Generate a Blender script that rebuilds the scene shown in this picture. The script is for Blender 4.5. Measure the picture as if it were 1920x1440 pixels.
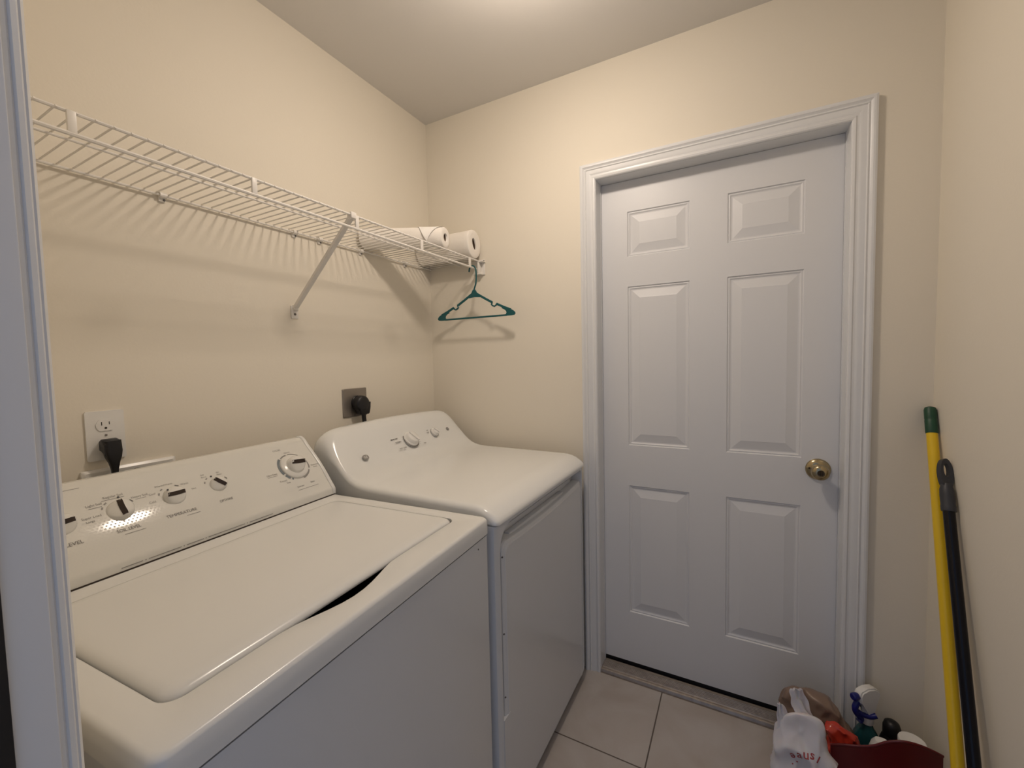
import bpy, bmesh, math, random
from mathutils import Vector, Matrix, noise
random.seed(7)
for o in list(bpy.data.objects): bpy.data.objects.remove(o)
S = bpy.context.scene
COL = S.collection

# ------------------------------------------------------------------ camera, world, lights, exposure
CAM = Vector((1.3557, -1.6929, 1.3294))
yaw, pitch, roll = 0.4918, -0.0544, 0.0219
fw = Vector((-math.sin(yaw)*math.cos(pitch), math.cos(yaw)*math.cos(pitch), math.sin(pitch)))
r0 = Vector((math.cos(yaw), math.sin(yaw), 0)); d0 = fw.cross(r0)
rt = r0*math.cos(roll) + d0*math.sin(roll); dn = -r0*math.sin(roll) + d0*math.cos(roll)
cd = bpy.data.cameras.new('camera'); cam = bpy.data.objects.new('camera', cd); COL.objects.link(cam)
cam.matrix_world = Matrix.Translation(CAM) @ Matrix((rt, -dn, -fw)).transposed().to_4x4()
cd.sensor_fit = 'HORIZONTAL'; cd.sensor_width = 36; cd.lens = 792.0/1920*36; cd.clip_start = 0.01
S.camera = cam

W = bpy.data.worlds.new('daylight'); S.world = W; W.use_nodes = True
bg = W.node_tree.nodes['Background']; bg.inputs[0].default_value = (0.50, 0.66, 1.0, 1); bg.inputs[1].default_value = 0.42

S.view_settings.view_transform = 'Standard'; S.view_settings.look = 'None'
S.view_settings.gamma = 1; S.view_settings.use_curve_mapping = False; S.view_settings.exposure = 0.0
BULB = (0.86, -0.68, 2.36); BULB_STRENGTH = 122.0; BULB_COLOR = (1.0, 0.85, 0.71)

# ------------------------------------------------------------------ materials
def mat(name, color, rough=0.5, metal=0.0, spec=0.5, bump=0.0, bscale=200.0, var=0.0, vscale=6.0, coat=0.0, trans=0.0, emit=None, es=0.0, sheen=0.0, sss=0.0):
    m = bpy.data.materials.new(name); m.use_nodes = True; nt = m.node_tree; b = nt.nodes['Principled BSDF']
    b.inputs['Base Color'].default_value = (*color, 1); b.inputs['Roughness'].default_value = rough
    b.inputs['Metallic'].default_value = metal; b.inputs['Specular IOR Level'].default_value = spec
    b.inputs['Coat Weight'].default_value = coat; b.inputs['Transmission Weight'].default_value = trans
    if sss: b.inputs['Subsurface Weight'].default_value = sss; b.inputs['Subsurface Scale'].default_value = 0.01
    if emit: b.inputs['Emission Color'].default_value = (*emit, 1); b.inputs['Emission Strength'].default_value = es
    tc = nt.nodes.new('ShaderNodeTexCoord')
    if var:
        n = nt.nodes.new('ShaderNodeTexNoise'); n.inputs['Scale'].default_value = vscale; n.inputs['Detail'].default_value = 4
        nt.links.new(tc.outputs['Object'], n.inputs['Vector'])
        mx = nt.nodes.new('ShaderNodeMix'); mx.data_type = 'RGBA'
        mx.inputs[6].default_value = (*[c*(1-var) for c in color], 1); mx.inputs[7].default_value = (*[min(1, c*(1+var)) for c in color], 1)
        nt.links.new(n.outputs['Fac'], mx.inputs[0]); nt.links.new(mx.outputs[2], b.inputs['Base Color'])
    if bump:
        n = nt.nodes.new('ShaderNodeTexNoise'); n.inputs['Scale'].default_value = bscale; n.inputs['Detail'].default_value = 2
        nt.links.new(tc.outputs['Object'], n.inputs['Vector'])
        bp = nt.nodes.new('ShaderNodeBump'); bp.inputs['Strength'].default_value = bump; bp.inputs['Distance'].default_value = 0.002
        nt.links.new(n.outputs['Fac'], bp.inputs['Height']); nt.links.new(bp.outputs['Normal'], b.inputs['Normal'])
    return m

M = {}
M['wall'] = mat('wall_paint', (0.80, 0.745, 0.64), 0.75, spec=0.25, bump=0.10, bscale=140, var=0.012, vscale=1.5)
M['ceil'] = mat('ceiling_paint', (0.70, 0.68, 0.65), 0.9, spec=0.1, bump=0.10, bscale=90)
M['trim'] = mat('white_gloss_trim', (0.74, 0.75, 0.76), 0.32, bump=0.03, bscale=30)
M['door'] = mat('white_door_paint', (0.72, 0.73, 0.75), 0.40, bump=0.03, bscale=60)
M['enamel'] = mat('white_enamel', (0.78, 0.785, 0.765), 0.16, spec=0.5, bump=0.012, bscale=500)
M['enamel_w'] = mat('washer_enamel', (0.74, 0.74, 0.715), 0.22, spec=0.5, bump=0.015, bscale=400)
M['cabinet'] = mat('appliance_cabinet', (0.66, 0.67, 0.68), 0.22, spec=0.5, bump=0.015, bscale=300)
M['plastic_w'] = mat('white_plastic', (0.80, 0.79, 0.76), 0.28)
M['knob_w'] = mat('knob_plastic', (0.74, 0.73, 0.69), 0.2)
M['wire'] = mat('coated_wire', (0.80, 0.77, 0.72), 0.38)
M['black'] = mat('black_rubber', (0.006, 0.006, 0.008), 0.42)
M['darkslot'] = mat('dark_brown_slot', (0.03, 0.018, 0.012), 0.5)
M['ink'] = mat('grey_ink', (0.13, 0.12, 0.11), 0.5)
M['ink_l'] = mat('light_grey_ink', (0.27, 0.26, 0.245), 0.5)
M['ink_b'] = mat('blue_grey_ink', (0.16, 0.19, 0.21), 0.4)
M['steel'] = mat('brushed_steel_plate', (0.30, 0.27, 0.24), 0.42, metal=0.7)
M['brass'] = mat('antique_brass', (0.44, 0.36, 0.22), 0.22, metal=1.0)
M['brass_d'] = mat('dark_brass', (0.07, 0.05, 0.03), 0.4, metal=0.8)
M['teal'] = mat('teal_plastic', (0.0, 0.085, 0.095), 0.30)
M['paper'] = mat('paper_towel', (0.86, 0.82, 0.76), 0.95, spec=0.1, bump=0.22, bscale=260)
M['sheet'] = mat('paper_sheet', (0.90, 0.88, 0.84), 0.9, spec=0.1)
M['tube'] = mat('cardboard', (0.10, 0.06, 0.035), 0.9)
M['yellow'] = mat('yellow_metal_pole', (0.78, 0.52, 0.015), 0.30)
M['green'] = mat('dark_green_plastic', (0.008, 0.06, 0.03), 0.45)
M['pole_b'] = mat('black_metal_pole', (0.004, 0.004, 0.007), 0.22, spec=0.3)
M['grip'] = mat('grey_plastic_grip', (0.035, 0.037, 0.045), 0.45)
M['bag_w'] = mat('thin_white_plastic', (0.64, 0.62, 0.65), 0.34, bump=0.25, bscale=45, sss=0.2)
M['bag_b'] = mat('tan_plastic', (0.24, 0.165, 0.125), 0.38, bump=0.3, bscale=35)
M['bag_o'] = mat('red_orange_plastic', (0.50, 0.04, 0.02), 0.18, bump=0.3, bscale=35, var=0.35, vscale=14)
M['maroon'] = mat('dark_red_plastic', (0.105, 0.002, 0.004), 0.36)
M['redink'] = mat('red_print', (0.36, 0.05, 0.05), 0.5)
M['blue'] = mat('dark_blue_plastic', (0.008, 0.012, 0.16), 0.32)
M['tealbottle'] = mat('teal_bottle', (0.012, 0.075, 0.085), 0.16, var=0.3, vscale=18)
M['bristle'] = mat('bristle', (0.25, 0.2, 0.1), 0.8, bump=0.8, bscale=150)
M['thresh'] = mat('aluminium_threshold', (0.36, 0.31, 0.27), 0.38, metal=0.65, bump=0.4, bscale=120, var=0.35, vscale=40)
M['socketdark'] = mat('socket_dark', (0.02, 0.015, 0.01), 0.6)
M['bulb'] = mat('lit_bulb', (1, 1, 1), 0.5, emit=BULB_COLOR, es=BULB_STRENGTH)
M['clear'] = mat('clear_insulation', (0.45, 0.40, 0.28), 0.35)

# washer console: fine halftone dots pressed into the fascia
def console_mat():
    m = mat('washer_fascia', (0.72, 0.71, 0.67), 0.08); nt = m.node_tree; b = nt.nodes['Principled BSDF']
    tc = nt.nodes.new('ShaderNodeTexCoord'); sep = nt.nodes.new('ShaderNodeSeparateXYZ'); nt.links.new(tc.outputs['Object'], sep.inputs[0])
    def math_(op, a, b_=None, c=None):
        n = nt.nodes.new('ShaderNodeMath'); n.operation = op
        for i, v in enumerate((a, b_, c)):
            if v is None: continue
            if isinstance(v, (int, float)): n.inputs[i].default_value = v
            else: nt.links.new(v, n.inputs[i])
        return n.outputs[0]
    pit = 0.0072
    row = math_('FLOOR', math_('DIVIDE', sep.outputs['Z'], pit*0.62))
    sh = math_('MULTIPLY', math_('MODULO', row, 2.0), 0.5)
    fu = math_('SUBTRACT', math_('FRACT', math_('ADD', math_('DIVIDE', sep.outputs['Y'], pit), sh)), 0.5)
    fv = math_('SUBTRACT', math_('FRACT', math_('DIVIDE', sep.outputs['Z'], pit*0.62)), 0.5)
    d = math_('SQRT', math_('ADD', math_('MULTIPLY', fu, fu), math_('MULTIPLY', math_('MULTIPLY', fv, fv), 0.6)))
    dot = math_('LESS_THAN', d, 0.27)
    zone = math_('MULTIPLY', math_('GREATER_THAN', sep.outputs['Z'], 0.966), math_('LESS_THAN', sep.outputs['Z'], 1.088))
    dot = math_('MULTIPLY', dot, zone)
    mx = nt.nodes.new('ShaderNodeMix'); mx.data_type = 'RGBA'
    mx.inputs[6].default_value = (0.72, 0.71, 0.66, 1); mx.inputs[7].default_value = (0.67, 0.66, 0.615, 1)
    nt.links.new(dot, mx.inputs[0]); nt.links.new(mx.outputs[2], b.inputs['Base Color'])
    rr_ = math_('ADD', math_('MULTIPLY', dot, 0.5), 0.08); nt.links.new(rr_, b.inputs['Roughness'])
    return m
M['console'] = console_mat()

def tile_mat():
    m = mat('floor_tile', (0.60, 0.55, 0.50), 0.35); nt = m.node_tree; b = nt.nodes['Principled BSDF']
    tc = nt.nodes.new('ShaderNodeTexCoord'); mp = nt.nodes.new('ShaderNodeMapping')
    mp.inputs['Location'].default_value = (-1.0975+0.457*4, 0.361+0.457*6, 0)
    nt.links.new(tc.outputs['Object'], mp.inputs['Vector'])
    br = nt.nodes.new('ShaderNodeTexBrick'); br.offset = 0; br.squash = 1
    br.inputs['Scale'].default_value = 1; br.inputs['Brick Width'].default_value = 0.457; br.inputs['Row Height'].default_value = 0.457
    br.inputs['Mortar Size'].default_value = 0.0026; br.inputs['Mortar Smooth'].default_value = 0.2
    br.inputs['Color1'].default_value = (0.52, 0.485, 0.46, 1); br.inputs['Color2'].default_value = (0.50, 0.465, 0.44, 1)
    br.inputs['Mortar'].default_value = (0.13, 0.105, 0.09, 1)
    nt.links.new(mp.outputs[0], br.inputs['Vector'])
    n = nt.nodes.new('ShaderNodeTexNoise'); n.inputs['Scale'].default_value = 5; n.inputs['Detail'].default_value = 6; n.inputs['Distortion'].default_value = 0.8
    nt.links.new(tc.outputs['Object'], n.inputs['Vector'])
    cr = nt.nodes.new('ShaderNodeValToRGB'); cr.color_ramp.elements[0].position = 0.35; cr.color_ramp.elements[1].position = 0.7
    cr.color_ramp.elements[0].color = (0.84, 0.80, 0.76, 1); cr.color_ramp.elements[1].color = (1.0, 1.0, 1.0, 1)
    nt.links.new(n.outputs['Fac'], cr.inputs[0])
    mx = nt.nodes.new('ShaderNodeMix'); mx.data_type = 'RGBA'; mx.blend_type = 'MULTIPLY'; mx.inputs[0].default_value = 1
    nt.links.new(br.outputs['Color'], mx.inputs[6]); nt.links.new(cr.outputs[0], mx.inputs[7]); nt.links.new(mx.outputs[2], b.inputs['Base Color'])
    bp = nt.nodes.new('ShaderNodeBump'); bp.inputs['Strength'].default_value = 0.4; bp.inputs['Distance'].default_value = 0.002; bp.invert = True
    nt.links.new(br.outputs['Fac'], bp.inputs['Height']); nt.links.new(bp.outputs['Normal'], b.inputs['Normal'])
    return m
M['tile'] = tile_mat()

# ------------------------------------------------------------------ helpers
OFF = {}
def link(name, bm, m, parent=None, smooth=35, normals=True):
    me = bpy.data.meshes.new(name)
    if normals: bmesh.ops.recalc_face_normals(bm, faces=bm.faces)
    off = Vector((0, 0, 0))
    if parent is not None: off = OFF.get(parent.name, off)
    if off.length: bmesh.ops.translate(bm, verts=bm.verts, vec=-off)
    bm.to_mesh(me); bm.free()
    me.materials.append(M[m] if isinstance(m, str) else m)
    if smooth:
        me.shade_smooth(); me.set_sharp_from_angle(angle=math.radians(smooth))
    o = bpy.data.objects.new(name, me); COL.objects.link(o)
    if parent is not None:
        o.parent = parent; OFF[o.name] = off
    return o
def tag(o, label, cat, group=None):
    o['label'] = label; o['category'] = cat
    if group: o['group'] = group
    return o
def thing(name, label, cat, loc=(0, 0, 0), rotz=0.0, group=None, local=False):
    o = bpy.data.objects.new(name, None); COL.objects.link(o); o.empty_display_size = 0.05
    o.location = loc; o.rotation_euler = (0, 0, rotz)
    OFF[o.name] = Vector((0, 0, 0)) if local else Vector(loc)
    return tag(o, label, cat, group)
def struct(name, bm, m, label=None, cat=None, smooth=35):
    o = link(name, bm, m, None, smooth); o['kind'] = 'structure'
    if label: tag(o, label, cat)
    return o
def B(): return bmesh.new()
def box(bm, x0, x1, y0, y1, z0, z1, bev=0.0, seg=2):
    g = bmesh.ops.create_cube(bm, size=1)['verts']
    for v in g: v.co = Vector(((x0+x1)/2 + v.co.x*(x1-x0), (y0+y1)/2 + v.co.y*(y1-y0), (z0+z1)/2 + v.co.z*(z1-z0)))
    if bev:
        es = list({e for v in g for e in v.link_edges})
        bmesh.ops.bevel(bm, geom=es, offset=bev, segments=seg, affect='EDGES', profile=0.5)
    return bm
def ring_quads(bm, rings, close=True, cap0=False, cap1=False):
    vs = [[bm.verts.new(p) for p in r] for r in rings]
    n = len(vs[0])
    for a, b in zip(vs, vs[1:]):
        for i in range(n if close else n-1):
            j = (i+1) % n
            try: bm.faces.new((a[i], a[j], b[j], b[i]))
            except ValueError: pass
    if cap0: bm.faces.new(vs[0])
    if cap1: bm.faces.new(vs[-1])
    return vs
def frame_of(t, up=Vector((0, 0, 1))):
    t = t.normalized()
    if abs(t.dot(up)) > 0.98: up = Vector((1, 0, 0))
    s = t.cross(up).normalized(); return s, s.cross(t)
def tube(bm, pts, r, seg=8, cap=True, flat=None):
    pts = [Vector(p) for p in pts]; rings = []; n = len(pts)
    rs = r if isinstance(r, (list, tuple)) else [r]*n
    s = None
    for i, p in enumerate(pts):
        t = (pts[min(i+1, n-1)] - pts[max(i-1, 0)]).normalized()
        if s is None: s, u = frame_of(t)
        else:
            s = (s - t*s.dot(t))
            s = s.normalized() if s.length > 1e-6 else frame_of(t)[0]
            u = s.cross(t)
        rings.append([p + (s*math.cos(2*math.pi*k/seg) + u*math.sin(2*math.pi*k/seg))*rs[i] for k in range(seg)])
    ring_quads(bm, rings, True, cap, cap); return bm
def lathe(bm, prof, origin=(0, 0, 0), axis=(0, 0, 1), seg=32, cap0=True, cap1=True):
    o = Vector(origin); a = Vector(axis).normalized(); s, u = frame_of(a)
    rings = [[o + a*h + (s*math.cos(2*math.pi*k/seg) + u*math.sin(2*math.pi*k/seg))*max(r, 1e-5) for k in range(seg)] for r, h in prof]
    ring_quads(bm, rings, True, cap0, cap1); return bm
def prism(bm, poly, fn, d0, d1):
    """poly: 2-D outline, fn(u, v, d) -> 3-D"""
    a = [bm.verts.new(fn(u, v, d0)) for u, v in poly]; b = [bm.verts.new(fn(u, v, d1)) for u, v in poly]
    n = len(poly)
    for i in range(n): bm.faces.new((a[i], a[(i+1) % n], b[(i+1) % n], b[i]))
    bm.faces.new(a[::-1]); bm.faces.new(b)
    return bm
def rr(x0, x1, y0, y1, r, ns=8, nc=6):
    """rounded rectangle, fixed point count, anticlockwise"""
    R = list(r) if isinstance(r, (tuple, list)) else [r]*4      # order: x1y1, x0y1, x0y0, x1y0
    R = [max(q, 1e-4) for q in R]; out = []
    cs = [(x1-R[0], y1-R[0], 0), (x0+R[1], y1-R[1], 90), (x0+R[2], y0+R[2], 180), (x1-R[3], y0+R[3], 270)]
    for ci, (cx, cy, a0) in enumerate(cs):
        r = R[ci]
        for k in range(nc+1):
            a = math.radians(a0 + 90*k/nc); out.append((cx + r*math.cos(a), cy + r*math.sin(a)))
        nx, ny, na = cs[(ci+1) % 4]; r = R[(ci+1) % 4]; p = out[-1]; q = (nx + r*math.cos(math.radians(na)), ny + r*math.sin(math.radians(na)))
        for k in range(1, ns): out.append((p[0] + (q[0]-p[0])*k/ns, p[1] + (q[1]-p[1])*k/ns))
    return out
def text_into(bm, s, size, o, xd, yd, squeeze=1.0, depth=0.0, bold=0.0, spacing=1.0):
    cu = bpy.data.curves.new('t', 'FONT'); cu.body = s; cu.size = size; cu.align_x = 'CENTER'; cu.align_y = 'CENTER'
    cu.extrude = depth; cu.offset = bold; cu.space_character = spacing; cu.resolution_u = 3
    ob = bpy.data.objects.new('t', cu); COL.objects.link(ob)
    bpy.context.view_layer.update()
    me = bpy.data.meshes.new_from_object(ob.evaluated_get(bpy.context.evaluated_depsgraph_get()))
    bpy.data.objects.remove(ob)
    xd = Vector(xd).normalized(); yd = Vector(yd).normalized(); zd = xd.cross(yd); o = Vector(o)
    t = bmesh.new(); t.from_mesh(me); vm = {}
    for v in t.verts: vm[v.index] = bm.verts.new(o + xd*v.co.x*squeeze + yd*v.co.y + zd*v.co.z)
    for f in t.faces:
        try: bm.faces.new([vm[v.index] for v in f.verts])
        except ValueError: pass
    t.free(); bpy.data.meshes.remove(me)
def smoothp(ps, n=6):
    ps = [Vector(p) for p in ps]; out = []
    for i in range(len(ps)-1):
        p0, p1, p2, p3 = ps[max(i-1, 0)], ps[i], ps[i+1], ps[min(i+2, len(ps)-1)]
        for k in range(n):
            t = k/n; out.append(0.5*((2*p1) + (p2-p0)*t + (2*p0-5*p1+4*p2-p3)*t*t + (3*p1-p0-3*p2+p3)*t**3))
    out.append(ps[-1]); return out

# ------------------------------------------------------------------ room shell
H = 2.49; XR = 1.869; YF = -1.581; JX0, JX1 = 0.875, 1.76
DX0, DX1, DH = 0.849, 1.661, 2.045       # far door opening
bm = B(); box(bm, -0.12, XR+0.12, -3.2, 0.25, -0.10, 0.0); struct('floor', bm, 'tile')
bm = B(); box(bm, -0.12, XR+0.12, YF-0.12, 0.12, H, H+0.1); struct('ceiling', bm, 'ceil')
bm = B(); box(bm, -0.12, 0.0, YF-0.12, 0.12, 0, H); struct('wall_left', bm, 'wall')
bm = B(); box(bm, XR, XR+0.12, YF-0.12, 0.12, 0, H); struct('wall_right', bm, 'wall')
bm = B()
box(bm, 0, DX0, 0, 0.12, 0, H); box(bm, DX1, XR, 0, 0.12, 0, H); box(bm, DX0, DX1, 0, 0.12, DH, H)
struct('wall_back', bm, 'wall')
bm = B()
box(bm, 0, JX0-0.008, YF-0.12, YF, 0, H); box(bm, JX1+0.008, XR, YF-0.12, YF, 0, H); box(bm, JX0-0.008, JX1+0.008, YF-0.12, YF, 2.07, H)
struct('wall_front', bm, 'wall')

def casing(x0, x1, zt, ysurf, sgn, w=0.0614):
    prof = [(0, 0), (0, .006), (.003, .009), (.009, .0105), (.013, .0075), (.018, .0075), (.026, .0105), (.036, .0125), (.039, .0155), (.044, .0125), (.047, .014), (.051, .0175), (.056, .0185), (w, .0165), (w, 0)]
    bm = B(); rings = []
    for (px, pz, sx, sz) in ((x0, 0, -1, 0), (x0, zt, -1, 1), (x1, zt, 1, 1), (x1, 0, 1, 0)):
        rings.append([Vector((px + sx*u, ysurf - sgn*t, pz + sz*u)) for u, t in prof])
    ring_quads(bm, rings, close=True, cap0=True, cap1=True); return bm
struct('trim_1', casing(DX0, DX1, DH, 0.0, 1), 'trim', smooth=16)
# jamb lining of the far door
bm = B(); box(bm, DX0-0.012, DX0+0.0008, 0.0, 0.12, 0, DH); box(bm, DX1-0.0008, DX1+0.012, 0.0, 0.12, 0, DH); box(bm, DX0-0.012, DX1+0.012, 0.0, 0.12, DH-0.0008, DH+0.012)
box(bm, DX0, DX0+0.003, 0.060, 0.066, 0, DH); box(bm, DX1-0.003, DX1, 0.060, 0.066, 0, DH)
struct('trim_2', bm, 'trim')
# near doorway: jamb boards and casing edge
bm = B(); box(bm, JX0-0.018, JX0, YF-0.115, YF+0.0, 0, 2.06, 0.0012); box(bm, JX1, JX1+0.018, YF-0.115, YF, 0, 2.06); box(bm, JX0-0.018, JX1+0.018, YF-0.115, YF, 2.06, 2.08)
struct('trim_3', bm, 'trim')
bm = B(); rings = []
cp = [(0.0, 0), (-.0005, .0035), (-.002, .005), (-.0005, .0065), (-.002, .010), (-.0045, .0115), (-.0045, .013), (-.008, .0155), (-.02, .014), (-.045, .0165), (-.06, .0165), (-.063, 0)]
for (px, pz, sx, sz) in ((JX0-0.004, 0, -1, 0), (JX0-0.004, 2.062, -1, 1), (JX1+0.004, 2.062, 1, 1), (JX1+0.004, 0, 1, 0)):
    rings.append([Vector((px - sx*u, YF + t, pz - sz*u)) for u, t in cp])
ring_quads(bm, rings, True, True, True); struct('trim_4', bm, 'trim')
bm = B(); box(bm, JX0, JX0+0.004, -1.66, -1.6055, 0.0, 2.05, 0.001)
struct('trim_5', bm, 'black')

# far door: six-panel leaf
YD = 0.068
def door_leaf():
    bm = B()
    xs = [DX0+0.003, .957, 1.191, 1.319, 1.553, DX1-0.003]; zs = [0.036, .255, .800, .970, 1.621, 1.741, 1.920, DH-0.002]
    V = {}
    def v(x, z, y=YD):
        k = (round(x, 5), round(z, 5), round(y, 5))
        if k not in V: V[k] = bm.verts.new((x, y, z))
        return V[k]
    for i in range(5):
        for j in range(7):
            x0, x1, z0, z1 = xs[i], xs[i+1], zs[j], zs[j+1]
            if i in (1, 3) and j in (1, 3, 5):
                lv = [(0, 0), (.003, .0045), (.007, .0035), (.012, .0065), (.016, .0070), (.044, .0010), (.047, 0.0)]
                rg = [[v(x0+a, z0+a, YD+d), v(x1-a, z0+a, YD+d), v(x1-a, z1-a, YD+d), v(x0+a, z1-a, YD+d)] for a, d in lv]
                for a, b in zip(rg, rg[1:]):
                    for k in range(4): bm.faces.new((a[k], a[(k+1) % 4], b[(k+1) % 4], b[k]))
                bm.faces.new(rg[-1])
            else: bm.faces.new((v(x0, z0), v(x1, z0), v(x1, z1), v(x0, z1)))
    ed = [e for e in bm.edges if len(e.link_faces) == 1]
    g = bmesh.ops.extrude_edge_only(bm, edges=ed)['geom']
    nv = [x for x in g if isinstance(x, bmesh.types.BMVert)]
    for q in nv: q.co.y = YD+0.044
    ne = [e for e in bm.edges if len(e.link_faces) == 1]
    bmesh.ops.contextual_create(bm, geom=ne)
    return bm
d = bpy.data.objects.new('door_1', None); COL.objects.link(d); d.location = (1.255, YD, 0.036); d['kind'] = 'structure'; OFF['door_1'] = Vector((1.255, YD, 0.036)); d.empty_display_size = .05
leaf = link('door_leaf', door_leaf(), 'door', d, smooth=12)
KX, KZ = 1.601, 0.934
bm = B(); lathe(bm, [(0.0, 0), (.036, 0), (.037, .002), (.035, .006), (.030, .010), (.022, .013), (.017, .0145), (0.016, .016)], (KX, YD, KZ), (0, -1, 0), 40)
rose = link('door_knob', bm, 'brass', d, 50); rose['label'] = 'brass door knob'
bm = B(); lathe(bm, [(.012, .012), (.012, .022), (.015, .028), (.022, .034), (.026, .042), (.0265, .050), (.024, .057), (.018, .061), (.011, .0625), (.0105, .060), (0, .060)], (KX, YD, KZ), (0, -1, 0), 40)
link('knob_handle', bm, 'brass', rose, 50)
bm = B(); lathe(bm, [(.0, .0595), (.010, .0595), (.0095, .062), (0, .062)], (KX, YD, KZ), (0, -1, 0), 24); box(bm, KX-.0022, KX+.0022, YD-.068, YD-.060, KZ-.007, KZ+.007, .001)
link('turn_button', bm, 'brass_d', rose, 50)
bm = B(); lathe(bm, [(.0, .010), (.0035, .011), (.0035, .0125), (0, .013)], (KX-.026, YD, KZ+.004), (0, -1, 0), 12)
link('rose_screw', bm, 'brass_d', rose, 50)
# threshold
bm = B()
pr = [(-.006, 0), (-.006, .006), (-.002, .0145), (.004, .0165), (.010, .0155), (.012, .0145)]
y = .014
while y < .056: pr += [(y, .0165), (y+.0015, .0185), (y+.0045, .0185), (y+.006, .0165)]; y += .0075
pr += [(.0665, .019), (.0675, .004), (.075, .004), (.075, 0)]
ring_quads(bm, [[Vector((x, a, b)) for a, b in pr] for x in (DX0+.001, DX1-.001)], True, True, True)
box(bm, DX0, DX1, .070, .112, 0, .012)
struct('trim_6', bm, 'thresh', smooth=20)
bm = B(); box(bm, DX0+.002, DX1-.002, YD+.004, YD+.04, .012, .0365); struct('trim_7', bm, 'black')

# ------------------------------------------------------------------ washer (local frame: x depth, y along its width, right face at y = 0)
wz = math.radians(3.5)
washer = thing('washing_machine', 'white top-load washing machine with sloped control console, left of the dryer', 'washing machine', (0.257, -0.811, 0), wz, local=True)
R0, R1 = -0.735, -0.004; F0, F1 = -0.17, 0.537
# deck
bm = B()
outer = lambda ins, rad: rr(F0+ins*0, F1-ins, R0+ins, R1-ins, rad, 24, 6)
def inner(ins, z, scoop=True):
    pts = rr(.046+ins, .461-ins, -.686+ins, -.048-ins, .024, 24, 6); out = []
    for x, y in pts:
        zz = z
        if x > .42 and -.535 < y < -.285:
            k = math.sin(math.pi*(y+.535)/.25)**1.5; x += .024*k; zz -= .002*k
        out.append(Vector((x, y, zz)))
    return out
rings = [[Vector((x, y, .890)) for x, y in outer(0, .016)], [Vector((x, y, .905)) for x, y in outer(0, .016)]]
rc = .009
for k in range(1, 7):
    a = math.pi/2*k/6; rings.append([Vector((x, y, .930-rc + rc*math.sin(a))) for x, y in outer(rc*(1-math.cos(a)), .018)])
rings.append([Vector((x, y, .930)) for x, y in outer(.018, .018)])
rings.append(inner(-.004, .930)); rings.append(inner(-.001, .928)); rings.append(inner(0, .900))
ring_quads(bm, rings)
link('top_deck', bm, 'enamel_w', washer, 50)
bm = B(); box(bm, .03, .50, -.70, -.03, .870, .893); link('tub_opening', bm, 'black', washer)
# lid
bm = B(); rings = []
for ins, z in ((.012, .921), (.0035, .921), (.0025, .923), (.0035, .9265), (.0065, .930), (.011, .9325), (.018, .9338), (.030, .934)):
    rings.append([Vector((x, y, z)) for x, y in rr(.046+ins, .461-ins, -.686+ins, -.048-ins, .024, 24, 6)])
ring_quads(bm, rings, True, True, True)
lid = link('lid', bm, 'enamel_w', washer, 50)
# cabinet
bm = B(); ring_quads(bm, [[Vector((x, y, z)) for x, y in rr(F0+.02, F1-.002, R0+.004, R1-.004, .012, 4, 5)] for z in (0.02, .886)], True, True, True)
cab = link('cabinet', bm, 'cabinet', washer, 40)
bm = B(); ring_quads(bm, [[Vector((x, y, z)) for x, y in rr(F0+.02, F1-.006, R0+.008, R1-.008, .012, 4, 5)] for z in (0.884, .893)], True, True, True)
link('deck_seam', bm, 'black', washer, 40)
for yy in (R0+.06, R1-.06):
    for xx in (F0+.08, F1-.06):
        bm = B(); lathe(bm, [(.018, 0), (.02, .004), (.012, .008), (.012, .03)], (xx, yy, 0), seg=16); link('foot', bm, 'black', washer)
bm = B(); lathe(bm, [(0, 0), (.0022, 0), (.0022, .0008), (0, .001)], (F1-.002, -.062, .868), (1, 0, 0), 10); link('front_screw', bm, 'ink', washer)
# console
P0 = Vector((-.008, 0, .957)); ES = Vector((-.122, 0, .143)).normalized(); NN = Vector((ES.z, 0, -ES.x))
cprof = [(.0, .9325), (-.001, .946), (-.0030, .9515), (-.0053, .9547), (-.008, .958)]
for k in range(1, 9):
    t = k/8; q = P0 + ES*(.160*t) + NN*(.0050*math.sin(math.pi*t)); cprof.append((q.x, q.z))
cprof += [(-.119, 1.088), (-.128, 1.096), (-.138, 1.101), (-.150, 1.101), (-.160, 1.095), (-.165, 1.083), (-.168, .9325)]
bm = B(); ring_quads(bm, [[Vector((x, y, z)) for x, z in cprof] for y in (R0+.012, R1-.012)], True, True, True)
con = link('control_console', bm, 'console', washer, 16)
bm = B(); box(bm, -.165, .0012, R0+.006, R1-.006, .9295, .9330); link('console_seam', bm, 'darkslot', washer)
for ya, yb, sg in ((R1-.0125, R1-.001, 1), (R0+.001, R0+.0125, -1)):
    bm = B(); cx, cz = -.09, 1.0
    def grow(g): 
        out = []
        n = len(cprof)
        for i, (x, z) in enumerate(cprof):
            a = Vector(cprof[(i+1) % n]) - Vector(cprof[i-1]); nrm = Vector((a.y, -a.x)).normalized()
            if (Vector((x, z)) + nrm*.001 - Vector((cx, cz))).length < (Vector((x, z)) - Vector((cx, cz))).length: nrm = -nrm
            out.append((x + nrm.x*g, max(.9325, z + nrm.y*g)))
        return out
    rings = []
    for t, g in (((0, .0015), (.15, .003), (.75, .0032), (.93, .002), (1.0, -.0015))):
        yy = ya + (yb-ya)*t if sg > 0 else yb - (yb-ya)*t
        rings.append([Vector((x, yy, z)) for x, z in grow(g)])
    ring_quads(bm, rings, True, True, True); e = link('end_cap', bm, 'enamel_w', con, 40)
def CP(ly, s, h=0.0): return P0 + ES*s + NN*(h + .0050*math.sin(math.pi*min(max(s, 0)/.16, 1))) + Vector((0, ly, 0))
YV = Vector((0, 1, 0))
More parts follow.
